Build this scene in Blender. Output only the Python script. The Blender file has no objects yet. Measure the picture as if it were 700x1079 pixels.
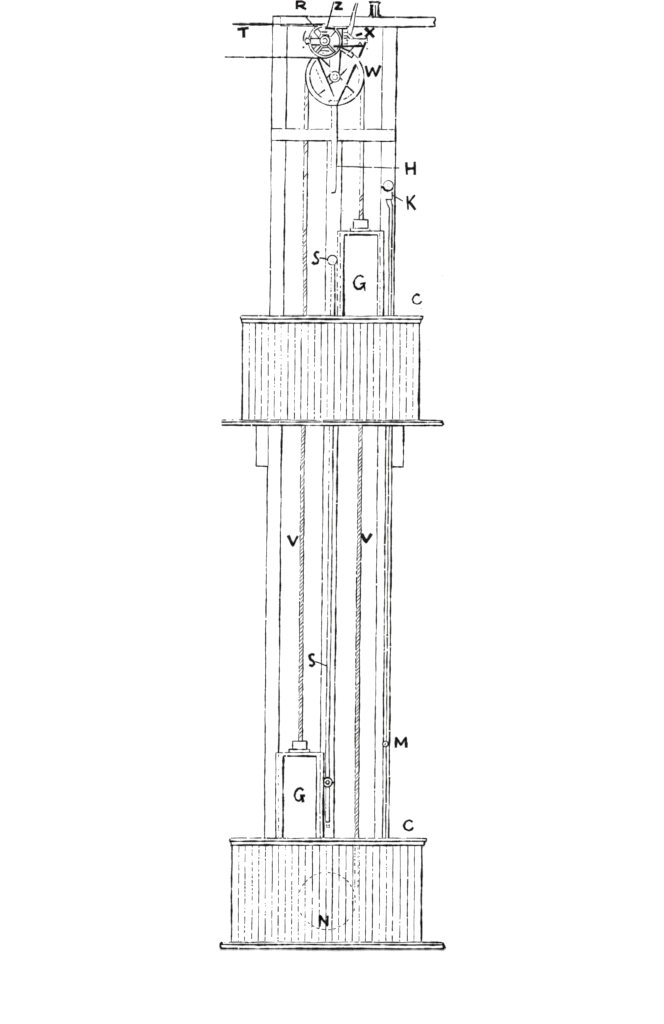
import bpy, math, random
C = bpy.data.collections.new("drawing"); S = bpy.context.scene
S.collection.children.link(C)
# ------------------------------------------------------------------ camera, light, exposure
cam = bpy.data.cameras.new("camera"); co = bpy.data.objects.new("camera", cam); C.objects.link(co)
cam.type = 'ORTHO'; cam.ortho_scale = 10.79; cam.clip_end = 400
co.location = (0, -30, 0); co.rotation_euler = (math.radians(90), 0, 0)
S.camera = co
W = bpy.data.worlds.new("World"); S.world = W; W.use_nodes = True
W.node_tree.nodes['Background'].inputs[0].default_value = (1, 1, 1, 1)
W.node_tree.nodes['Background'].inputs[1].default_value = 0.45
la = bpy.data.lights.new("copy_lamp", 'AREA'); la.shape = 'DISK'; la.size = 8; la.energy = 955000
lo = bpy.data.objects.new("copy_lamp", la); C.objects.link(lo)
lo.location = (0, -330, 0); lo.rotation_euler = (math.radians(90), 0, 0)
S.view_settings.view_transform = 'Standard'; S.view_settings.look = 'None'
S.view_settings.exposure = 0; S.view_settings.gamma = 1

# ------------------------------------------------------------------ materials
def material(name, dark, light, scale, rough=0.9, bump=0.0):
    m = bpy.data.materials.new(name); m.use_nodes = True
    nt = m.node_tree; b = nt.nodes['Principled BSDF']; b.inputs['Roughness'].default_value = rough
    b.inputs['Specular IOR Level'].default_value = 0.0
    tc = nt.nodes.new('ShaderNodeTexCoord'); n = nt.nodes.new('ShaderNodeTexNoise'); r = nt.nodes.new('ShaderNodeValToRGB')
    n.inputs['Scale'].default_value = scale; n.inputs['Detail'].default_value = 5
    nt.links.new(tc.outputs['Object'], n.inputs['Vector']); nt.links.new(n.outputs['Fac'], r.inputs['Fac'])
    r.color_ramp.elements[0].position = 0.35; r.color_ramp.elements[1].position = 0.65
    r.color_ramp.elements[0].color = (*dark, 1); r.color_ramp.elements[1].color = (*light, 1)
    nt.links.new(r.outputs['Color'], b.inputs['Base Color'])
    if bump:
        bp = nt.nodes.new('ShaderNodeBump'); bp.inputs['Strength'].default_value = bump; bp.inputs['Distance'].default_value = .004
        nt.links.new(n.outputs['Fac'], bp.inputs['Height']); nt.links.new(bp.outputs['Normal'], b.inputs['Normal'])
    return m
PAPER = material('white_paper', (.82, .82, .82), (.86, .86, .86), 6, bump=.05)
WOOD = material('white_timber', (.80, .80, .80), (.85, .85, .85), 3)
METAL = material('white_metal', (.80, .80, .80), (.84, .84, .84), 9, rough=.6)
INK = material('black_ink', (.004, .004, .004), (.022, .020, .020), 9)

# ------------------------------------------------------------------ helpers (units: photo pixels, 1 px = 1 cm; d = distance in front of the paper)
def P(x, y, d): return ((x - 350) * .01, -d * .01, (539.5 - y) * .01)
class MB:
    def __init__(s): s.v = []; s.f = []; s.m = []
    def face(s, pts, mi):
        i = len(s.v); s.v += [P(*p) for p in pts]; s.f.append(list(range(i, i + len(pts)))); s.m.append(mi)
    def slab(s, poly, d0, d1, mi=0):                       # outline (clockwise in the picture) with thickness
        i = len(s.v); n = len(poly)
        s.v += [P(x, y, d1) for x, y in poly] + [P(x, y, d0) for x, y in poly]
        s.f.append([i + k for k in range(n)][::-1]); s.m.append(mi)
        s.f.append([i + n + k for k in range(n)]); s.m.append(mi)
        for k in range(n):
            j = (k + 1) % n
            s.f.append([i + k, i + j, i + n + j, i + n + k]); s.m.append(mi)
        return s
    def box(s, x0, y0, x1, y1, d0, d1, mi=0): return s.slab([(x0, y0), (x1, y0), (x1, y1), (x0, y1)], d0, d1, mi)
    def strip(s, xl, xr, d0, d1):                          # post whose edges follow [(y, x)] key points
        ys = sorted({y for y, _ in xl} | {y for y, _ in xr})
        L = [(at(xl, y), y) for y in ys]; R = [(at(xr, y), y) for y in ys]
        return s.slab(L[::-1] + R, d0, d1) if False else s.slab(L + R[::-1], d0, d1)
    def disc(s, cx, cy, r, d0, d1, n=40, mi=0):
        return s.slab([(cx + r * math.cos(-t * 2 * math.pi / n), cy + r * math.sin(-t * 2 * math.pi / n)) for t in range(n)], d0, d1, mi)
    def ring(s, cx, cy, r0, r1, d0, d1, n=72):
        for k in range(n):
            a, b = 2 * math.pi * k / n, 2 * math.pi * (k + 1) / n
            q = [(cx + r * math.cos(t), cy + r * math.sin(t)) for r, t in ((r0, a), (r1, a), (r1, b), (r0, b))]
            (x0, y0), (x1, y1), (x2, y2), (x3, y3) = q
            s.face([(x0, y0, d1), (x3, y3, d1), (x2, y2, d1), (x1, y1, d1)], 0)
            s.face([(x0, y0, d0), (x1, y1, d0), (x2, y2, d0), (x3, y3, d0)], 0)
            s.face([(x1, y1, d0), (x1, y1, d1), (x2, y2, d1), (x2, y2, d0)], 0)
            s.face([(x0, y0, d1), (x0, y0, d0), (x3, y3, d0), (x3, y3, d1)], 0)
        return s
    def tube(s, axis, r, n=12):                            # round body along [(x, y, d)]
        rows = []
        for x, y, d in axis:
            rows.append([(x + r * math.cos(2 * math.pi * k / n), y, d + r * math.sin(2 * math.pi * k / n)) for k in range(n)])
        for a, b in zip(rows, rows[1:]):
            for k in range(n):
                j = (k + 1) % n; s.face([a[k], a[j], b[j], b[k]], 0)
        s.face(rows[0][::-1], 0); s.face(rows[-1], 0)
        return s
    def build(s, name, body, parent=None):
        me = bpy.data.meshes.new(name); me.from_pydata(s.v, [], s.f)
        me.materials.append(body); me.materials.append(INK)
        me.polygons.foreach_set('material_index', s.m); me.update()
        o = bpy.data.objects.new(name, me); C.objects.link(o)
        if parent:
            o.parent = parent; l = parent.location
            me.transform(__import__('mathutils').Matrix.Translation(-l)) if parent.parent is None else me.transform(__import__('mathutils').Matrix.Translation(-(l + parent.parent.location)))
        return o
    # an inked line: worn, slightly wavering, with breaks where the print has faded
    def ink(s, pts, d=0, w=1.25, on=60, gap=0.0, wob=.16, wv=.3, h=.45, bold=False):
        pts = [(p[0], p[1], p[2] if len(p) > 2 else d) for p in pts]
        out = []; step = .55; w = (INKW if not bold else 1.5) * w + .1
        for a, b in zip(pts, pts[1:]):
            L = math.dist(a[:2], b[:2]); n = max(1, int(L / step))
            for k in range(n):
                t = k / n; out.append(tuple(a[i] + (b[i] - a[i]) * t for i in range(3)))
        out.append(pts[-1])
        ph = [rnd.uniform(0, 6.28) for _ in range(4)]
        n = len(out); row = []; slow = 0
        left = rnd.expovariate(1 / on) + 1.5; skipping = False
        runs = []; cur = []; thin = 0; body = gap > 0 and on > 11
        for k, (x, y, dd) in enumerate(out):
            a = out[max(0, k - 1)]; b = out[min(n - 1, k + 1)]
            tx, ty = b[0] - a[0], b[1] - a[1]; l = math.hypot(tx, ty) or 1; nx, ny = -ty / l, tx / l
            slow = slow * .86 + rnd.gauss(0, 1) * .5
            o = wob * (math.sin(k * .045 + ph[0]) + .6 * math.sin(k * .15 + ph[1])) + rnd.gauss(0, .05)
            ww = max(.35, w * (1 + wv * .6 * math.sin(k * .022 + ph[2]) + wv * .6 * slow)) / 2
            ww = min(ww, w * .85)
            if thin > 0: ww *= .5; thin -= 1
            if not skipping: cur.append(((x + nx * (o - ww), y + ny * (o - ww)), (x + nx * (o + ww), y + ny * (o + ww)), dd))
            left -= step
            if left <= 0:
                if skipping: skipping = False; left = rnd.expovariate(1 / on) + 1
                elif body and rnd.random() < .6: thin = rnd.randrange(2, 9); left = rnd.expovariate(1 / on) + 1
                elif gap > 0:
                    skipping = True; left = min(rnd.expovariate(1 / gap) * .8, gap * 2) * (.6 if body else 1) + .15
                    if len(cur) > 1: runs.append(cur)
                    cur = []
        if len(cur) > 1: runs.append(cur)
        for r in runs:
            i = len(s.v)
            for (ax, ay), (bx, by), dd in r:
                s.v += [P(ax, ay, dd + h), P(bx, by, dd + h), P(ax, ay, dd - .15), P(bx, by, dd - .15)]
            for k in range(len(r) - 1):
                q = i + 4 * k
                for f in ((0, 1, 5, 4), (2, 0, 4, 6), (1, 3, 7, 5)):
                    s.f.append([q + f[0], q + f[1], q + f[2], q + f[3]]); s.m.append(1)
            s.f.append([i, i + 2, i + 3, i + 1]); s.m.append(1)
            q = i + 4 * (len(r) - 1); s.f.append([q, q + 1, q + 3, q + 2]); s.m.append(1)
        return s
    def dot(s, x, y, r, d, n=9):
        return s.slab([(x + r * rnd.uniform(.75, 1.2) * math.cos(-t * 2 * math.pi / n), y + r * rnd.uniform(.75, 1.2) * math.sin(-t * 2 * math.pi / n)) for t in range(n)], d, d + .45, 1)
    def arc(s, cx, cy, r, a0, a1, d, **k):
        n = max(6, int(abs(a1 - a0) / 8)); t = [math.radians(a0 + (a1 - a0) * i / n) for i in range(n + 1)]
        return s.ink([(cx + r * math.cos(q), cy + r * math.sin(q)) for q in t], d, **k)     # angles clockwise from the right
rnd = random.Random(7); INKW = 1.22
def at(key, y):
    if y <= key[0][0]: return key[0][1]
    for (y0, x0), (y1, x1) in zip(key, key[1:]):
        if y <= y1: return x0 + (x1 - x0) * (y - y0) / (y1 - y0)
    return key[-1][1]
def edge(key, y0, y1):
    ys = [y0] + [y for y, _ in key if y0 < y < y1] + [y1]
    return [(at(key, y), y) for y in ys]
def tag(o, label=None, cat=None, group=None, kind=None):
    if label: o['label'] = label
    if cat: o['category'] = cat
    if group: o['group'] = group
    if kind: o['kind'] = kind
    return o
def thing(name, label, cat, x, y, d, group=None):
    o = bpy.data.objects.new(name, None); C.objects.link(o); o.location = P(x, y, d); o.empty_display_size = .1
    return tag(o, label, cat, group)

# ------------------------------------------------------------------ setting: the sheet behind everything
m = MB(); m.box(-700, -500, 1400, 1600, -6, 0)
tag(m.build('paper_sheet', PAPER), kind='structure')

# ------------------------------------------------------------------ the standing frame of the hoist
FR = thing('hoist_tower', 'tall white timber frame of three posts standing behind both panelled counters', 'frame', 349, 990, 10)
LL = [(17, 287.6), (110, 286.4), (333, 284.6), (450, 282.7), (500, 282), (650, 280.3), (770, 279.5), (990, 278.3)]
LR = [(17, 303), (110, 302), (240, 299.8), (333, 298.9), (450, 297.1), (500, 296.4), (650, 295), (770, 294), (990, 293)]
CL = [(148, 345), (240, 343.7), (333, 342.6), (450, 341.5), (500, 340.6), (650, 339.2), (780, 337.8), (990, 336.8)]
CR = [(148, 360.7), (240, 359.3), (333, 358), (450, 356.3), (500, 355.4), (650, 354), (780, 352.4), (990, 351.8)]
RL = [(28, 403.6), (110, 402.5), (240, 401), (333, 400.2), (450, 398.5), (500, 397.7), (650, 396.7), (780, 395.4), (990, 394.3)]
RR = [(28, 418.7), (110, 417.4), (240, 416), (333, 415), (450, 413.4), (500, 413), (650, 411.7), (780, 410.7), (990, 409)]
m = MB().strip(LL, LR, 4, 18)
m.ink(edge(LL, 28, 333), 18, .95, 90, .8).ink(edge(LR, 28, 333), 18, 1.2, 90, .7)
m.ink(edge(LL, 449, 883), 18, 1.0, 50, 1).ink(edge(LR, 449, 793), 18, 1.2, 80, .7)
m.build('post', WOOD, FR)
m = MB().strip(CL, CR, 4, 18)
m.ink(edge(CL, 149, 328), 18, .85, 16, 1.6).ink(edge(CR, 149, 243), 18, 1.15, 60, .8)
m.ink(edge(CL, 449, 793), 18, .95, 26, 1.6).ink(edge(CR, 449, 883), 18, 1.3, 120, .6)
m.dot(361.5, 222, .6, 18)
m.build('post', WOOD, FR)
m = MB().strip(RL, RR, 4, 18)
m.ink(edge(RL, 30, 136), 18, .75, 22, 1.4).ink(edge(RR, 28, 333), 18, 1.45, 120, .4)
m.ink(edge(RL, 149, 243), 18, .8, 8, 1.8)
m.ink(edge(RL, 449, 883), 18, .9, 22, 1.4).ink(edge(RR, 449, 883), 18, 1.35, 90, .5)
m.build('post', WOOD, FR)
m = MB().box(286.3, 136.3, 416.9, 148.7, 5, 38)
m.ink([(286.5, 135.5), (316, 136)], 38, .9, 10, 1.4).ink([(322, 136.4), (347, 136.4)], 38, .7, 7, 2.5)
m.ink([(363, 136.5), (416, 136.6)], 38, .7, 9, 2.2).ink([(286.8, 148), (345, 148.4), (416.5, 148.9)], 38, 1.35, 90, .5)
m.ink([(286.2, 136), (286, 149)], 38, 1).ink([(416.9, 136), (416.7, 149)], 38, 1.5)
for x, y in ((290, 143), (295, 138.7), (297.5, 140), (347, 144.5), (348.5, 143), (409, 139), (411, 140.5), (413, 138)): m.dot(x, y, .4, 38)
m.build('cross_beam', WOOD, FR)
rag = [(458.3, 18.3), (459.2, 20), (458.6, 21.8), (457.3, 23.6), (458.2, 25.4), (458.8, 27.4), (457, 28.3)]
m = MB().slab([(287.6, 17.4), (455, 17.6)] + rag + [(287.6, 28.1)], 3, 34)
m.ink([(287.2, 17.3), (340, 17.5)], 34, 1.1, 60, .6).ink([(340, 17.6), (392, 17.8)], 34, .9, 20, 1)
m.ink([(392, 18.3), (456, 18.3)] + rag[:1], 34, 1.5, 90, .3).ink(rag, 34, 1.7, wob=.05)
m.ink([(295.5, 27.2), (330, 27.4), (352, 28)], 34, 1.1, 60, .6).ink([(352, 28.1), (400, 28.3), (457, 28.2)], 34, 1.5, 120, .3)
m.ink([(287.6, 17), (287.4, 29)], 34, 1).ink([(295.6, 18), (295.6, 27)], 34, .9, 2, 1.6)
m.build('top_beam', WOOD, FR)
m = MB().box(270.3, 446, 282.2, 491.3, 4, 50)
m.ink([(270.3, 449), (270, 491)], 50, 1.1, 40, .6).ink([(269.8, 491), (282.3, 491.4)], 50, 1.5)
m.build('shelf_bracket', WOOD, FR)
m = MB().box(414.2, 446, 425.2, 491.6, 4, 50)
m.ink([(425.4, 449), (425, 492)], 50, 1.7).ink([(414, 491.9), (425.6, 492)], 50, 1.6)
m.build('shelf_bracket', WOOD, FR)

# ------------------------------------------------------------------ the two panelled counters
def counter(label, y, xs, body, cap, shelf, yb, sh, thick):
    o = thing('panelled_counter', label, 'counter', (body[0] + body[1]) / 2, yb, 40, 'panelled counters at the two floors')
    x0, x1 = body
    m = MB().box(x0, y + 7, x1, yb, 21, 70)
    m.ink([(x0 + .6, y + 7), (x0, yb - .5)], 70, 1.25, 60, .6).ink([(x1 + .2, y + 7), (x1 - .4, yb - .4)], 70, 1.55, 120, .4)
    for k, x in enumerate(xs):
        faint = rnd.random()
        on, gap, w = ((5, 1.9, .75), (13, 1.6, .85), (34, 1.2, .9), (2.4, 2.1, .72))[int(faint * 4)]
        yc = y + 8 + rnd.uniform(15, 70)
        m.ink([(x + .5, y + 8), (x + .3, yc)], 70, w * .88, on, gap, wob=.1)
        on, gap, w = ((5, 1.9, .8), (16, 1.5, .9), (34, 1.2, 1.0), (9, 1.8, .85))[rnd.randrange(4)]
        m.ink([(x + .3, yc), (x - .2, yb - 1)], 70, w * .88, on, gap, wob=.1)
    if thick > 6:                                          # dashed ring and rope drawn on the boards
        for a, n in ((-88, 7), (-12, 2), (15, 1), (40, 6), (95, 4), (150, 1), (198, 1), (212, 5)):
            for k in range(n): m.arc(344.5, 949.4, 30.2, a + k * 10.5, a + k * 10.5 + 5.6, 70, w=.78)
        for x in (374.2, 377.4): m.ink([(x, 893), (x, 935)], 70, .7, 1.6, 2.6)
    m.build('panel', WOOD, o)
    c0, c1 = cap
    m = MB().slab([(c0, y - .2), (c1, y - .2), (c1 - .8, y + 3.4), (c0 + .6, y + 3.4)], 20, 78)
    m.box(c0 + 1.2, y + 3.4, c1 - 2.6, y + 7.3, 20, 74)
    m.ink([(c0 + 1, y - .1), (c1, y + .1)], 78, .85, 12, 1.3).ink([(c0 - .2, y + 3.2), (c1 - .5, y + 3.3)], 78, 1.5, 200, .3, wob=.1)
    m.ink([(c0 + .6, y + 7.3), (c1 - 2.4, y + 7.6)], 74, 1.4, 100, .4, wob=.1)
    m.ink([(c0 + .4, y + .6), (c0 - .2, y + 1.8), (c0 + 1, y + 4.6), (c0 + 1.8, y + 7)], 78.2, 1.5)
    m.ink([(c1 - 3, y + .4), (c1, y + .4), (c1 - .5, y + 3), (c1 - 2.3, y + 4.4)], 78.2, 1.4).ink([(c1 - 2.3, y + 3.4), (c1 - 2.6, y + 7.4)], 74, 1.5)
    m.build('ledge', WOOD, o)
    s0, s1 = shelf
    m = MB().slab([(s0, yb), (s1 - 1.6, yb), (s1 + .2, yb + thick), (s0, yb + thick)], 20, 86)
    m.ink([(s0, yb), (s0 + 22, yb)], 86, .8, 4, 2.6).ink([(x0, yb), (x1, yb + .1)], 86, .85, 13, 1.7).ink([(x1, yb + .2), (s1 - 1.6, yb + .6)], 86, 1.2)
    m.ink([(s0 - .4, yb + sh), (s0 + 100, yb + sh), (s1 - .6, yb + sh + .3)], 86, 1.35, 150, .5, wob=.1)
    m.ink([(s0 - .2, yb + thick - .3), (s0 + 100, yb + thick - .1), (s1 + .3, yb + thick + .2)], 86, 1.5, 200, .3, wob=.1)
    m.ink([(s1 - 1.8, yb + .4), (s1 - .5, yb + 3), (s1 + .3, yb + thick)], 86, 1.9)
    if thick > 6:
        m.ink([(s0 + 2.5, yb + .6), (s0 + .4, yb + 1.6), (s0, yb + 4.5), (s0 + 1.8, yb + thick)], 86, 1.7)
    m.build('base_shelf', WOOD, o)
    return o
counter('white boarded counter marked C at mid height, over two square brackets', 333,
        [225 + u / 5.385 for u in (202, 236, 272, 309, 346, 382, 422, 461, 497, 535, 573, 610, 646, 685)] +
        [345 + u / 5.385 for u in (38, 75, 110, 147, 185, 225, 261, 297, 334, 372, 411, 448, 485)],
        (255.3, 442), (253.6, 445.9), (234, 467), 442.6, 2.1, 5.7)
LC = counter('white boarded counter at the very bottom, marked N inside a dashed circle', 883.2,
        [225 + u / 5.385 for u in (142, 178, 218, 256, 294, 332, 368, 406, 444, 482, 520, 560, 600, 638, 673)] +
        [345 + u / 5.385 for u in (28, 65, 104, 143, 181, 218, 256, 295, 334, 370, 412, 455, 493)],
        (244, 444.4), (242.3, 449.7), (232.4, 468), 992.7, 2.7, 6.9)
m = MB().ink([(337, 976.4), (337.4, 965.4), (345, 975.4), (345.6, 964.6)], 70.2, 1.8, wv=.22, wob=.05, bold=True)
m.build('letter', INK, LC)

# ------------------------------------------------------------------ the two cars
def car(label, x0, x1, ix0, ix1, y, iy, yb, neck, base, wo, wi, dots, G):
    o = thing('hoist_car', label, 'hoist car', (x0 + x1) / 2, yb, 30, 'hoist cars hung from the ropes')
    m = MB().slab([(x0, y), (x1, y), (x1, yb), (ix1, yb), (ix1, iy), (ix0, iy), (ix0, yb), (x0, yb)], 20, 44)
    m.ink([(x0, y), (x0, yb)], 44, *wo[0]).ink([(x0, y), (x1, y)], 44, *wo[1]).ink([(x1, y), (x1 - .4, yb)], 44, *wo[2])
    for x, on, gp in dots: m.ink([(x, y + 2), (x, yb - 1)], 44, .75, on, gp)
    m.build('casing', WOOD, o)
    m = MB().box(ix0, iy, ix1, yb, 22, 41)
    m.ink([(ix0, iy), (ix0 - .6, yb)], 44, *wi[0]).ink([(ix0, iy), (ix1, iy)], 44, *wi[1]).ink([(ix1, iy), (ix1 - .4, yb)], 44, *wi[2])
    pn = m.build('front_panel', WOOD, o)
    m = MB()
    for st, w in G: m.ink(st, 41.2, w, wv=.22, wob=.04, bold=True)
    m.build('letter', INK, pn)
    m = MB().box(*neck[:4], 24, 37)
    a, b, c, e = neck[:4]
    m.ink([(a, e), (a, b)], 37, *neck[4]).ink([(a, b), (c, b)], 37, *neck[5]).ink([(c, b), (c, e)], 37, *neck[6])
    m.build('rope_socket', METAL, o)
    m = MB().box(base[0], base[1], base[2], y, 22, 40)
    m.ink([(base[0], y), (base[0], base[1]), (base[2], base[1]), (base[2], y)], 40, *base[3])
    m.build('socket_plate', METAL, o)
    return o
car('white upper hoist car marked G standing on the middle counter', 355.7, 404.7, 362.8, 398.2, 243.6, 247.6, 334,
    (372.6, 231.6, 388, 240.6, (1, 5, 2), (1.1, 12, 1.2), (1.3, 60, .5)), (369.6, 240.5, 390, (1, 5, 1.6)),
    ((.75, 4, 2.2), (1.0, 14, 1.4), (1.3, 80, .5)), ((1.7, 200, .2), (1.6, 200, .2), (.9, 12, 1.6)),
    ((358.7, 4, 4), (400.6, 3, 4)),
    [([(383.3, 292.3), (380.2, 290.3), (377, 291), (374.2, 294.2), (373, 298), (374, 302), (376.8, 304.6), (380, 304.2), (383, 301.4), (384.9, 297.8)], 1.75),
     ([(379.5, 299.3), (385.6, 298)], 1.5), ([(383.6, 299.5), (384.8, 306.8)], 1.5)])
car('white lower hoist car marked G standing on the bottom counter', 290.7, 341.3, 298.8, 333.6, 793, 796.8, 884,
    (308.6, 780.8, 323.3, 789.6, (1.4, 40, .6), (1.3, 40, .6), (1.5, 40, .6)), (304.6, 789.5, 326.4, (1.2, 40, .7)),
    ((.9, 12, 1.6), (.9, 16, 1.2), (1.6, 120, .4)), ((1.7, 200, .2), (1.8, 200, .2), (1.1, 24, 1)),
    ((293.6, 2.4, 7), (337.4, 9, 2)),
    [([(320, 833), (317, 830.5), (314, 831.2), (311.4, 834.6), (310.5, 838.8), (312, 842.6), (315, 844.2), (317.6, 842.2), (319, 839.4)], 1.8),
     ([(316.2, 838.6), (321.8, 838.3)], 1.8), ([(318.6, 839.4), (319.6, 845.6)], 2.2)])

# ------------------------------------------------------------------ ropes
def rope(label, lk, rk, y0, y1, style):
    xm = (at(lk, y1) + at(rk, y1)) / 2
    ys = [y for y in sorted({y0, y1} | {y for y, _ in lk if y0 < y < y1})]
    r = (rk[0][1] - lk[0][1]) / 2
    m = MB().tube([((at(lk, y) + at(rk, y)) / 2, y, 30) for y in ys], r)
    for a, b, lw, rw, dens in style:
        m.ink(edge(lk, a, b), 30.2, *lw).ink(edge(rk, a, b), 30.2, *rw)
        y = a + 3
        while y < b - 3:
            if rnd.random() < dens:
                xl, xr = at(lk, y) + .2, at(rk, y) - .1; c = (xl + xr) / 2
                q = rnd.uniform(2.6, 3.4)
                m.ink([(xl, y + q * .8, 30.4), (c, y, 30 + r), (xr, y - q * .8, 30.4)], 0, rnd.uniform(.5, .85), wob=.05)
            y += rnd.uniform(3.5, 4.4)
    o = m.build('hoist_rope', METAL)
    z = P(xm, y1, 30); o.location = z
    o.data.transform(__import__('mathutils').Matrix.Translation((-z[0], -z[1], -z[2])))
    return tag(o, label, 'rope', 'hoist ropes hanging in the shaft')
lk = [(76, 321.9), (136, 320.8), (240, 319.3), (333, 320.2), (450, 318), (500, 317), (650, 316), (781, 315)]
rk = [(76, 325.1), (136, 324.6), (240, 323.3), (333, 322.9), (450, 321.3), (500, 320.3), (650, 319.4), (781, 318.4)]
D = (.85, 3.5, 1.8)
rope('long left hoist rope V running from the large wheel down to the lower car', lk, rk, 76, 781,
     [(84, 136, D, (1.3, 60, .6), .25), (149, 166, D, (1.3, 60, .6), .9), (166, 240, (.8, 7, 1.6), (1.3, 50, .8), .12),
      (240, 333, D, (1.2, 40, .8), .6), (449, 500, D, (1.4, 60, .6), .85), (500, 781, (1.0, 6, 1.2), (1.55, 50, .7), .95)])
lk = [(76, 380.6), (136, 379.8), (231, 378.8)]; rk = [(76, 383.7), (136, 383.4), (231, 382.4)]
rope('short hoist rope from the large wheel down to the socket of the upper car', lk, rk, 76, 232,
     [(84, 136, D, (1.2, 60, .8), .15), (149, 200, (.8, 1.6, 2.6), (1.25, 50, .8), .05), (200, 231, (.95, 5, 1.6), (1.35, 50, .7), .5)])
lk = [(441, 378.6), (500, 377.7), (650, 375.6), (770, 374.7), (883, 374.3), (950, 374.2)]
rk = [(441, 381.8), (500, 381), (650, 379.4), (770, 378.4), (883, 377.6), (950, 377.5)]
m_o = rope('right hoist rope V running from the middle counter down into the bottom counter', lk, rk, 420, 884,
     [(449, 500, (1, 12, 1.2), (1.3, 60, .6), .85), (500, 884, (1.1, 7, 1), (1.5, 60, .6), .95)])

# ------------------------------------------------------------------ wheels
BW = thing('rope_wheel', 'large spoked rope wheel W under the top beam', 'wheel', 352.8, 80.6, 30)
m = MB().ring(352.8, 80.6, 26, 30.8, 26, 34)
m.arc(352.8, 80.6, 30.8, -32, 90, 34, w=1.15, on=60, gap=.5).arc(352.8, 80.6, 30.8, 90, 222, 34, w=1.05, on=30, gap=.8)
m.arc(352.8, 80.6, 26, -25, 20, 34, w=.7, on=4, gap=2.5).arc(352.8, 80.6, 26, 38, 150, 34, w=.75, on=3, gap=3.5)
m.arc(352.8, 80.6, 26, 150, 220, 34, w=1.0, on=14, gap=1.2).dot(347, 107, 1, 34)
m.build('rim', METAL, BW)
m = MB().disc(353, 81.1, 5.4, 24, 39)
m.arc(353, 81.1, 5.4, -30, 330, 39, w=1.15, on=12, gap=.8).arc(353, 81.1, 2.9, 0, 360, 39, w=.95, on=4, gap=1.2)
m.build('hub', METAL, BW)
def spoke(parent, a, b, wd, d0, d1, inks, off=0):
    dx, dy = b[0] - a[0], b[1] - a[1]; l = math.hypot(dx, dy); nx, ny = -dy / l * wd / 2, dx / l * wd / 2
    m = MB().slab([(a[0] + nx, a[1] + ny), (b[0] + nx, b[1] + ny), (b[0] - nx, b[1] - ny), (a[0] - nx, a[1] - ny)][::1], d0, d1)
    for pts, w in inks: m.ink(pts, d1, w)
    return m.build('spoke', METAL, parent)
spoke(BW, (357, 77.8), (373, 63.5), 3, 27, 33, [([(365.9, 72.6), (359, 79.3)], 1.4)])
spoke(BW, (357, 84.5), (372.5, 98.5), 3, 27, 33, [([(364.8, 90), (372.3, 97)], 1.4), ([(359, 82), (361, 84.6)], 1.3)])
spoke(BW, (349, 84.5), (333.5, 99.5), 3, 27, 33, [([(342.6, 94.3), (335.4, 99.7)], 1.4), ([(352, 86.3), (347, 89.5)], 1.2)])
spoke(BW, (349, 77.5), (333.5, 64), 3, 27, 33, [([(339, 61.7), (347.7, 70.7)], 1.5), ([(348, 78), (344.6, 82)], 1.1)])

SW = thing('hand_pulley', 'small spoked pulley R in front of the top beam', 'pulley', 342.6, 43.2, 40)
m = MB().ring(342.7, 43.3, 15.3, 17.6, 37, 42)
m.arc(342.7, 43.3, 17.6, -50, 150, 42, w=1.05, on=80, gap=.5).arc(342.7, 43.3, 17.6, 150, 262, 42, w=.85, on=5, gap=1.8)
m.arc(342.7, 43.3, 15.3, -60, 100, 42, w=.85, on=30, gap=.7).arc(342.7, 43.3, 15.3, 100, 180, 42, w=.85, on=12, gap=1)
m.arc(342.7, 43.3, 15.3, 180, 300, 42, w=.8, on=3, gap=2.4)
m.build('rim', METAL, SW)
m = MB().disc(342.5, 42.9, 5.3, 34, 43)
m.arc(342.5, 42.9, 5.3, 0, 360, 43, w=1.05, on=14, gap=.7).arc(342.5, 42.9, 2.3, -150, 150, 43, w=.95)
m.build('hub', METAL, SW)
spoke(SW, (339, 39.5), (331.5, 31), 5, 38, 41, [([(332.1, 27.9), (340, 36.1)], 1.0), ([(330, 32.9), (336.4, 40)], 1.1), ([(339, 35), (337, 38.5)], .9)])
spoke(SW, (346, 39.4), (353.5, 32), 3, 38, 41, [([(354.3, 32.5), (348.6, 39)], 1.2)])
spoke(SW, (346, 46.5), (353.4, 54.3), 2.6, 38, 41, [([(346.8, 47), (354.4, 55)], 1.0), ([(345, 48.6), (351.6, 55.6)], .8)])
spoke(SW, (339, 46.8), (331.6, 54), 2.6, 38, 41, [([(338.6, 48.2), (332.3, 55)], .95), ([(340.9, 49.3), (335, 56)], .8)])
spoke(SW, (338, 43.8), (326.5, 43.8), 6.6, 38, 41.5, [([(322.6, 40.5), (338.4, 40.5)], 1.05), ([(326.6, 47.2), (337.6, 47.4)], 1.5)])
m = MB().disc(324.3, 43.3, 2.8, 38, 46)
m.arc(324.3, 43.3, 2.8, -20, 330, 46, w=.95, on=8, gap=.9).ink([(322.3, 46.6), (325, 46)], 46, 1.4)
m.build('crank_pin', METAL, SW)
m = MB().slab([(338.5, 33.4), (346.3, 33.4), (347, 37.5), (338.5, 37.5)], 36.5, 41.6)
m.ink([(339, 34), (345, 34)], 41.6, .9).ink([(339.4, 36.6), (346.4, 36.4)], 41.6, .9).ink([(345.4, 36.4), (347, 39.5)], 41.6, 1.0)
m.build('key_block', METAL, SW)
m = MB().slab([(337, 49.8), (347, 49.8), (348, 56.5), (336.6, 56.5)], 36.5, 39.5)
m.ink([(340.7, 50.6), (346.2, 50.2)], 39.5, .9).ink([(337.6, 53.6), (341, 53), (347, 53.8)], 39.5, .95, 8, 1).ink([(339.6, 56), (344.6, 56.4)], 39.5, .8, 2, 1.6)
m.ink([(327.4, 47.8), (330.6, 51.6), (334.4, 47.8)], 39.5, 1.0)
m.ink([(330.6, 51), (330.3, 53.6)], 39.5, .9)
m.build('counterweight', METAL, SW)

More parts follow.
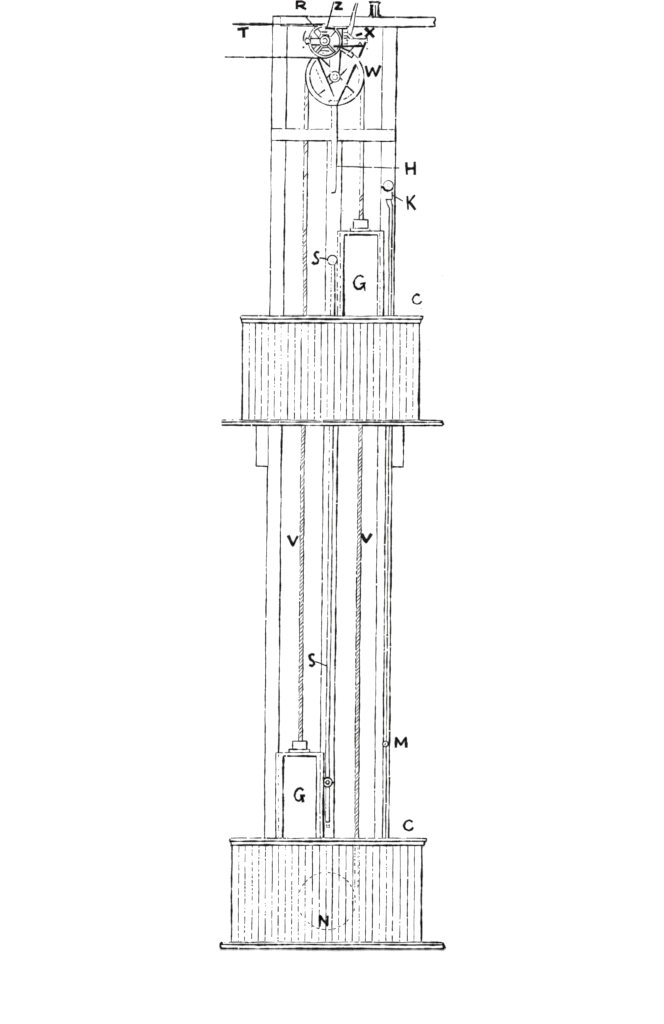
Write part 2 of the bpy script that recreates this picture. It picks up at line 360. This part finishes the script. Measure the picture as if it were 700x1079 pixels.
m = MB().ink([(322.2, 32.4), (320.6, 36), (319.8, 40), (319.6, 43.6)], 1, .9, 10, 1, h=1).dot(320, 49.8, 1.3, 0)
o = m.build('motion_arc', INK); tag(o, 'short faint curved line on the paper left of the small pulley', 'curved mark')

# the bearing bracket bolted under the top beam (marked X)
BR = thing('bearing_bracket', 'heavy lined bearing bracket X bolted under the top beam', 'bracket', 373, 28, 30)
m = MB().box(353, 28.2, 365.6, 30.6, 24, 36)
m.ink([(355, 30.2), (365.8, 30.2)], 36, 1.2).ink([(365.7, 28.4), (365.7, 30.8)], 36, 1.3)
m.build('mounting_plate', METAL, BR)
m = MB().box(361, 30, 366.8, 48.6, 24, 36)
m.ink([(361, 30), (361.1, 48.6)], 36, 1.3).ink([(366.6, 32), (366.6, 47)], 36, .85, 4, 1.8)
for y, w in ((34.6, .8), (37.9, 1.1), (40.4, .9), (46.5, .8)): m.ink([(362.4, y), (366.2, y - .2)], 36, w)
m.dot(366, 42.6, 1.1, 36)
m.build('upright', METAL, BR)
m = MB().box(366.8, 41, 385, 48.6, 24, 35)
m.ink([(370, 40.9), (378, 41.3), (384.4, 41.2), (387.6, 39.6)], 35, 1.1).ink([(351.4, 48.9), (361, 48.8), (384, 48.5)], 44.4, 1.55, wob=.08)
m.ink([(378, 47), (379.3, 44.3), (381.4, 47.2)], 35, 1.1).ink([(387.4, 40.4), (387.5, 50)], 35, .75, 2, 1.8).dot(387, 51.5, 1, 35)
m.ink([(373.2, 49), (369, 54)], 35, 1)
m.build('arm', METAL, BR)
m = MB().slab([(366, 36.6), (368.4, 35.2), (373.2, 40.3), (369, 41)], 24, 38)
m.ink([(368, 35.7), (373, 40.4)], 38, 1.0).ink([(366, 38), (369, 40.9)], 38, 1.6)
m.build('pawl', METAL, BR)
m = MB().slab([(359.6, 49.8), (369.3, 54), (372.9, 57.1), (370.7, 60.7), (360, 53.6)], 34.5, 38)
m.ink([(359.3, 49.7), (364, 52), (369.3, 54.2), (372.6, 57)], 38, 1.1, 9, .9).ink([(360.2, 53.6), (366, 57.6), (370.7, 60.8), (372.9, 57.1)], 38, 1.25, 8, 1)
m.ink([(369.3, 54.2), (366.8, 55.4)], 38, 1.1).ink([(373.6, 57.8), (378, 61.5)], 38, .9, 5, 1)
m.build('brake_shoe', METAL, BR)
m = MB().box(342.6, 29.5, 354, 31, 36, 43.6).ink([(342.6, 30.2), (353.4, 30.1)], 43.6, 1.5)
m.build('stop_bar', METAL, BR)

# hanging lever H with its V shaped yoke
HL = thing('hanging_lever', 'long narrow lever H hanging from a V shaped yoke below the large wheel', 'lever', 352.4, 60, 42)
def bar(a, b, wd, d0, d1, name, parent, **k):
    dx, dy = b[0] - a[0], b[1] - a[1]; l = math.hypot(dx, dy); nx, ny = -dy / l * wd / 2, dx / l * wd / 2
    m = MB().slab([(a[0] + nx, a[1] + ny), (b[0] + nx, b[1] + ny), (b[0] - nx, b[1] - ny), (a[0] - nx, a[1] - ny)], d0, d1)
    m.ink([a, b], d1, **k); return m.build(name, METAL, parent)
bar((334.8, 60), (352, 101.8), 1.2, 40, 42, 'yoke_arm', HL, w=1.55, on=80, gap=.3)
bar((375.2, 67.7), (355.4, 110.7), 1.2, 40, 42, 'yoke_arm', HL, w=1.55, on=80, gap=.3)
bar((385.4, 44.2), (378, 61.8), 1.2, 40, 42, 'yoke_arm', HL, w=1.6, on=80, gap=.3)
bar((359.2, 52.6), (357.3, 77.6), 1.0, 40, 42, 'link_rod', HL, w=1.45, on=60, gap=.4)
bar((347.6, 63), (348, 76.5), .8, 40, 42, 'link_rod', HL, w=.8, on=3, gap=1.8)
bar((333.2, 72.9), (339.9, 88), .7, 34.4, 36, 'link_rod', HL, w=.7, on=2.5, gap=2)
m = MB().slab([(349.6, 111.8), (355.6, 111.8), (355.3, 150), (354.2, 199), (353.4, 203.6), (349.4, 203.6)], 39, 43)
m.ink([(355.6, 110.8), (355.3, 150), (354.3, 199), (353.2, 203), (349.2, 203.4)], 43, 1.25, 100, .5)
m.ink([(349.6, 112.5), (349.5, 135)], 43, .85, 5, 1.6).ink([(349.5, 149), (349.3, 168)], 43, .7, 8, 2).ink([(349.3, 168), (349.2, 196)], 43, .6, 1, 9)
m.dot(356.3, 139.5, .7, 38.2)
m.build('bar', METAL, HL)

# ------------------------------------------------------------------ control rods
CS = thing('control_rod', 'thin control rod S with a round knob, in front of the middle post', 'control rod', 345, 870, 22)
sl = [(279, 349.3), (333, 348.5), (450, 347.2), (500, 346.8), (650, 345.3), (780, 343.5), (866, 343.3)]
sr = [(279, 352.9), (333, 352.8), (450, 351.3), (500, 350.9), (650, 349), (780, 347), (866, 347.4)]
m = MB().strip([(274, 349.3)] + sl, [(274, 352.9)] + sr, 18.4, 20)
m.ink(edge(sl, 281, 333), 20, .8, 1.6, 2.6).ink(edge(sr, 279, 333), 20, 1.5, 60, .5)
m.ink(edge(sl, 449, 520), 20, .7, 2, 3.5).ink(edge(sl, 520, 780), 20, .85, 22, 1.6).ink(edge(sl, 780, 864), 20, .8, 12, 1.4)
m.ink(edge(sr, 449, 866), 20, 1.05, 60, .8)
m.ink([(343.4, 864), (343.3, 866.3), (347.6, 866.3), (347.6, 864)], 20, 1.2)
m.build('rod', METAL, CS)
m = MB().disc(350.4, 274.1, 5.1, 18.3, 24)
m.arc(350.4, 274.1, 5.1, 0, 360, 24, w=1.25, on=60, gap=.4)
for x, y in ((349, 274.6), (350.2, 276), (351.6, 275.4), (350.8, 273.4), (351.8, 277)): m.dot(x, y, .42, 24)
m.build('knob', METAL, CS)
m = MB().disc(345.3, 824.5, 4.9, 18.3, 24)
m.arc(345.3, 824.5, 4.9, 0, 360, 24, w=1.5).arc(345.3, 824.5, 1.7, 0, 360, 24, w=1.2).ink([(350, 824.5), (352.3, 824.5)], 24, 1.7)
tag(m.build('knob', METAL, CS), 'roller with a small centre pin')
m = MB().box(344.2, 868.4, 348.2, 872.2, 18.3, 20)
m.ink([(344.6, 868.4), (344.4, 871.8), (348.3, 872)], 20, .8).ink([(345, 870), (347.6, 868.6), (347.4, 871.4)], 20, .9)
m.build('foot', METAL, CS)

CK = thing('latch_rod', 'thin latch rod K with round knob on top, before the right hand post', 'latch rod', 408, 883, 22)
kl = [(219.4, 410.3), (333, 409.6), (450, 406.6), (500, 406.4), (650, 405.2), (780, 404), (883, 403.3)]
kr = [(216, 413.5), (333, 412.2), (450, 410.2), (500, 409.5), (650, 408.3), (780, 407.3), (883, 406.7)]
m = MB().strip([(211, 407.5)] + kl, [(211, 412)] + kr, 18.4, 20)
m.ink([(407.3, 210.6), (407.9, 214.4), (410.3, 219.6)] + edge(kl, 222, 333), 20, .95, 60, .7)
m.ink([(412, 211), (413.4, 216.2)] + edge(kr, 219, 333), 20, 1.15, 60, .7)
m.ink(edge(kl, 449, 883), 20, 1.15, 60, .8).ink(edge(kr, 449, 883), 20, .95, 30, 1.2)
m.build('rod', METAL, CK)
m = MB().disc(409.4, 195.5, 5.3, 18.3, 24)
m.arc(409.4, 195.5, 5.3, -45, 45, 24, w=1.1, on=14, gap=1).arc(409.4, 195.5, 5.3, 190, 315, 24, w=1, on=30, gap=.5)
m.ink([(402, 197.2), (404, 197.4), (405.8, 200.4), (409.8, 201.2)], 24, 2.0, wob=.05).ink([(409.8, 201), (412.6, 199.8), (414, 198)], 24, 1.4)
for x, y in ((408.6, 194.6), (409.4, 193.6), (409, 196), (410.2, 196.8)): m.dot(x, y, .35, 24)
m.build('knob', METAL, CK)
m = MB().slab([(406.5, 203), (413.5, 201.8), (413.5, 210.4), (406.2, 210.4)], 18.3, 22)
m.ink([(413.5, 202), (413.5, 210.2)], 22, 1.35).ink([(406.2, 210.1), (413.6, 210.2)], 22, 1.6)
m.build('catch', METAL, CK)
m = MB().disc(406.4, 784, 2.8, 18.3, 23)
m.arc(406.4, 784, 2.8, 0, 360, 23, w=1.15).ink([(409, 784), (411.4, 784)], 23, 1.6).ink([(405.4, 785), (406.6, 783)], 23, .8)
m.build('pin', METAL, CK)

# ------------------------------------------------------------------ drive lines, upper lever, stub column
def wire(name, label, cat, pts, w, group, **k):
    m = MB().ink(pts, 0, w, h=w * .5, **k); o = m.build(name, INK)
    return tag(o, label, cat, group)
wire('pull_line', 'upper of two black lines running left from the small pulley, over letter T', 'line',
     [(245, 25.8, 40), (288, 25.6, 40)], 1.9, 'lines running off to the left', wob=.08)
o = bpy.data.objects['pull_line']
m = MB().ink([(288, 25.7), (322, 25.6)], 40, 1.1, 50, .5).ink([(322, 25.6), (343, 25.6)], 40, 1.4, 60, .4)
x = m.build('tail', INK, o)
wire('pull_line', 'lower of two black lines running left from the small pulley, under letter T', 'line',
     [(237, 60.2, 40), (290, 60.6, 40), (345, 61.2, 40)], 1.35, 'lines running off to the left', on=60, gap=.4)
UL = thing('upper_lever', 'thin slanting double lined lever crossing the top beam to the right of letter Z', 'lever', 370, 37, 38)
m = MB().slab([(375, 3.4), (377.4, 3.4), (374.6, 15), (372.5, 28), (370.4, 36.6), (368, 28), (371.4, 15)], 35, 38)
m.ink([(375, 3.5), (371.4, 15), (368.4, 27)], 38, .95, 14, 1).ink([(377.4, 3.4), (374.6, 15), (372.5, 28), (370.3, 36.5)], 38, .95, 20, .8)
m.build('bar', METAL, UL)
ST = thing('stub_column', 'short dark flanged column standing on the top beam', 'column', 394.6, 17.6, 16)
m = MB().slab([(390.4, 5), (400, 5), (398.8, 15), (401.5, 17.6), (388, 17.6), (390.4, 15)], 8, 26)
m.ink([(390.5, 4.6), (390.5, 15.2), (388.6, 18)], 26, 1.25).ink([(398.9, 4), (398.6, 15.5), (401.4, 17.6)], 26, 1.5)
m.ink([(392.6, 3), (392.2, 9), (392.4, 17)], 26, 2.0, 7, .7).ink([(395.5, 5.4), (395.6, 17.4)], 26, 1.15).dot(398.4, 11.6, .9, 26)
m.build('stem', METAL, ST)
m = MB().slab([(388.6, 1.2), (400.8, 1.2), (400.6, 3.8), (398.6, 5), (391, 4.6), (389, 3.4)], 6, 28)
m.ink([(388.6, 1.8), (400.6, 1.8)], 28, 1.1, 8, .8).ink([(388.8, 2), (389.8, 3.4), (391.4, 3.4)], 28, 1.2).ink([(400.9, 2), (400.2, 3.4), (398.8, 4.6)], 28, 1.7)
m.ink([(390.5, 2.8), (399, 2.8)], 28, .7, 4, 1)
m.build('flange', METAL, ST)

# ------------------------------------------------------------------ reference letters and their pointer lines
def letter(ch, label, strokes, w, lead=None, lw=1.05, **k):
    m = MB()
    for s in strokes: m.ink(s, .2, w, wv=.22, wob=.05, h=.8, bold=True)
    xs = [p[0] for s in strokes for p in s]; ys = [p[1] for s in strokes for p in s]
    o = m.build('letter', INK)
    z = P(sum(xs) / len(xs), max(ys), .2); o.location = z
    o.data.transform(__import__('mathutils').Matrix.Translation((-z[0], -z[1], -z[2])))
    tag(o, label, 'letter', 'hand lettered capitals around the drawing')
    if lead: MB().ink(lead, 0, lw, **k).build('pointer_line', INK, o)
letter('T', 'black capital T below the upper pull line', [[(250.2, 31), (256, 30.4), (262.3, 29.5)], [(257, 30.6), (257.1, 39.8)]], 1.9)
letter('R', 'black capital R above the top beam and the small pulley', [[(313, .8), (313, 9.8)], [(312, 1.6), (318.5, 1.6), (321.6, 3), (320.6, 5.2), (313.6, 6.6)], [(316, 6.2), (322.8, 9.9)]], 1.8,
       [(320.8, 16.4, 43), (330, 26.2, 43), (332.4, 28.6, 43)], 1.1)
letter('Z', 'black capital Z above the top beam', [[(353, 2.8), (359.8, 2.8), (353.4, 9.3), (361.6, 9.5)]], 1.8,
       [(352.2, 2, 30), (348.4, 16, 36), (344.6, 30.5, 44)], 1.15)
letter('X', 'heavy black capital X under the top beam beside the bracket', [[(384.8, 29.4), (394.4, 39.4)], [(394.4, 29.4), (389.5, 34.5), (385, 38.9)]], 2.2,
       [(375, 37.6, 3), (382, 35.3, 1)], 1.9, wob=.05)
letter('W', 'black capital W right of the large wheel', [[(385.6, 69.2), (388.4, 80.4), (392.8, 71.4), (396.2, 80.4), (400.9, 68.8)]], 1.9)
letter('H', 'black capital H right of the frame', [[(428.3, 170.8), (428.9, 184.2)], [(437.2, 170.2), (437.1, 184.4)], [(428.8, 177.9), (437.1, 177.2)]], 1.8,
       [(355.5, 175.4, 43.5), (365, 175.6, 43), (388, 176.2, 35), (421, 177.4, 19)], 1.0, on=40, gap=.7)
letter('K', 'black capital K right of the frame, below letter H', [[(429.4, 206.4), (430.2, 221.2)], [(437.4, 205.4), (430.4, 214.2)], [(431.6, 212.8), (438, 221.2)]], 1.6,
       [(413.4, 205.6, 22.4), (418, 208, 19), (425, 211.9, 12)], 1.15)
letter('S', 'black capital S pointing at the knob above the middle counter', [[(336.6, 266.2), (333.6, 265.4), (331.4, 268), (333.2, 271.4), (336, 274), (334.6, 277.4), (331, 277.9), (329, 276)]], 1.7,
       [(336.8, 271.6, 4), (340.6, 272, 19), (345.3, 273.1, 23)], 1.35)
letter('C', 'black capital C right of the frame, above the middle counter', [[(442.6, 311.6), (439.6, 310), (436.4, 311.8), (434.7, 315.6), (436, 319.2), (439.6, 320.6), (442.6, 319.6), (444.6, 317.4)]], 1.7)
letter('V', 'black capital V left of the long left rope', [[(303.7, 564), (308.7, 574.8), (313.9, 564.6)]], 2.0)
letter('V', 'heavy black capital V touching the right side of the lower right rope', [[(381, 562.2), (385.9, 571.8), (391.7, 562.2)]], 2.3)
letter('S', 'black capital S left of the middle post, above the lower car', [[(331.6, 690.4), (329, 689), (326.2, 691), (327, 694.4), (330.6, 697), (331.4, 700), (329, 701.8), (325.8, 700.6)]], 1.8,
       [(332, 697.2, 4), (336, 698.4, 18), (344.8, 702, 20.5)], 1.15)
letter('M', 'heavy black capital M right of the pin on the frame', [[(417.2, 788), (417.6, 777.4), (422.6, 785), (428, 777), (428.2, 788)]], 2.2)
letter('C', 'black capital C above the right end of the bottom counter', [[(435, 866.2), (431.6, 864.3), (427.8, 865.7), (425.6, 869.8), (427, 873.6), (430.8, 875.2), (434, 873.9), (435.6, 871.6)]], 1.8)

# specks of ink left on the sheet by the old print
m = MB()
for x, y in ((452, 368.5), (404, 854), (444, 325), (466, 290), (298, 962), (331, 866)): m.dot(x, y, .5, 0)
tag(m.build('ink_specks', INK), 'tiny black ink specks scattered over the white paper', 'specks', kind='stuff')
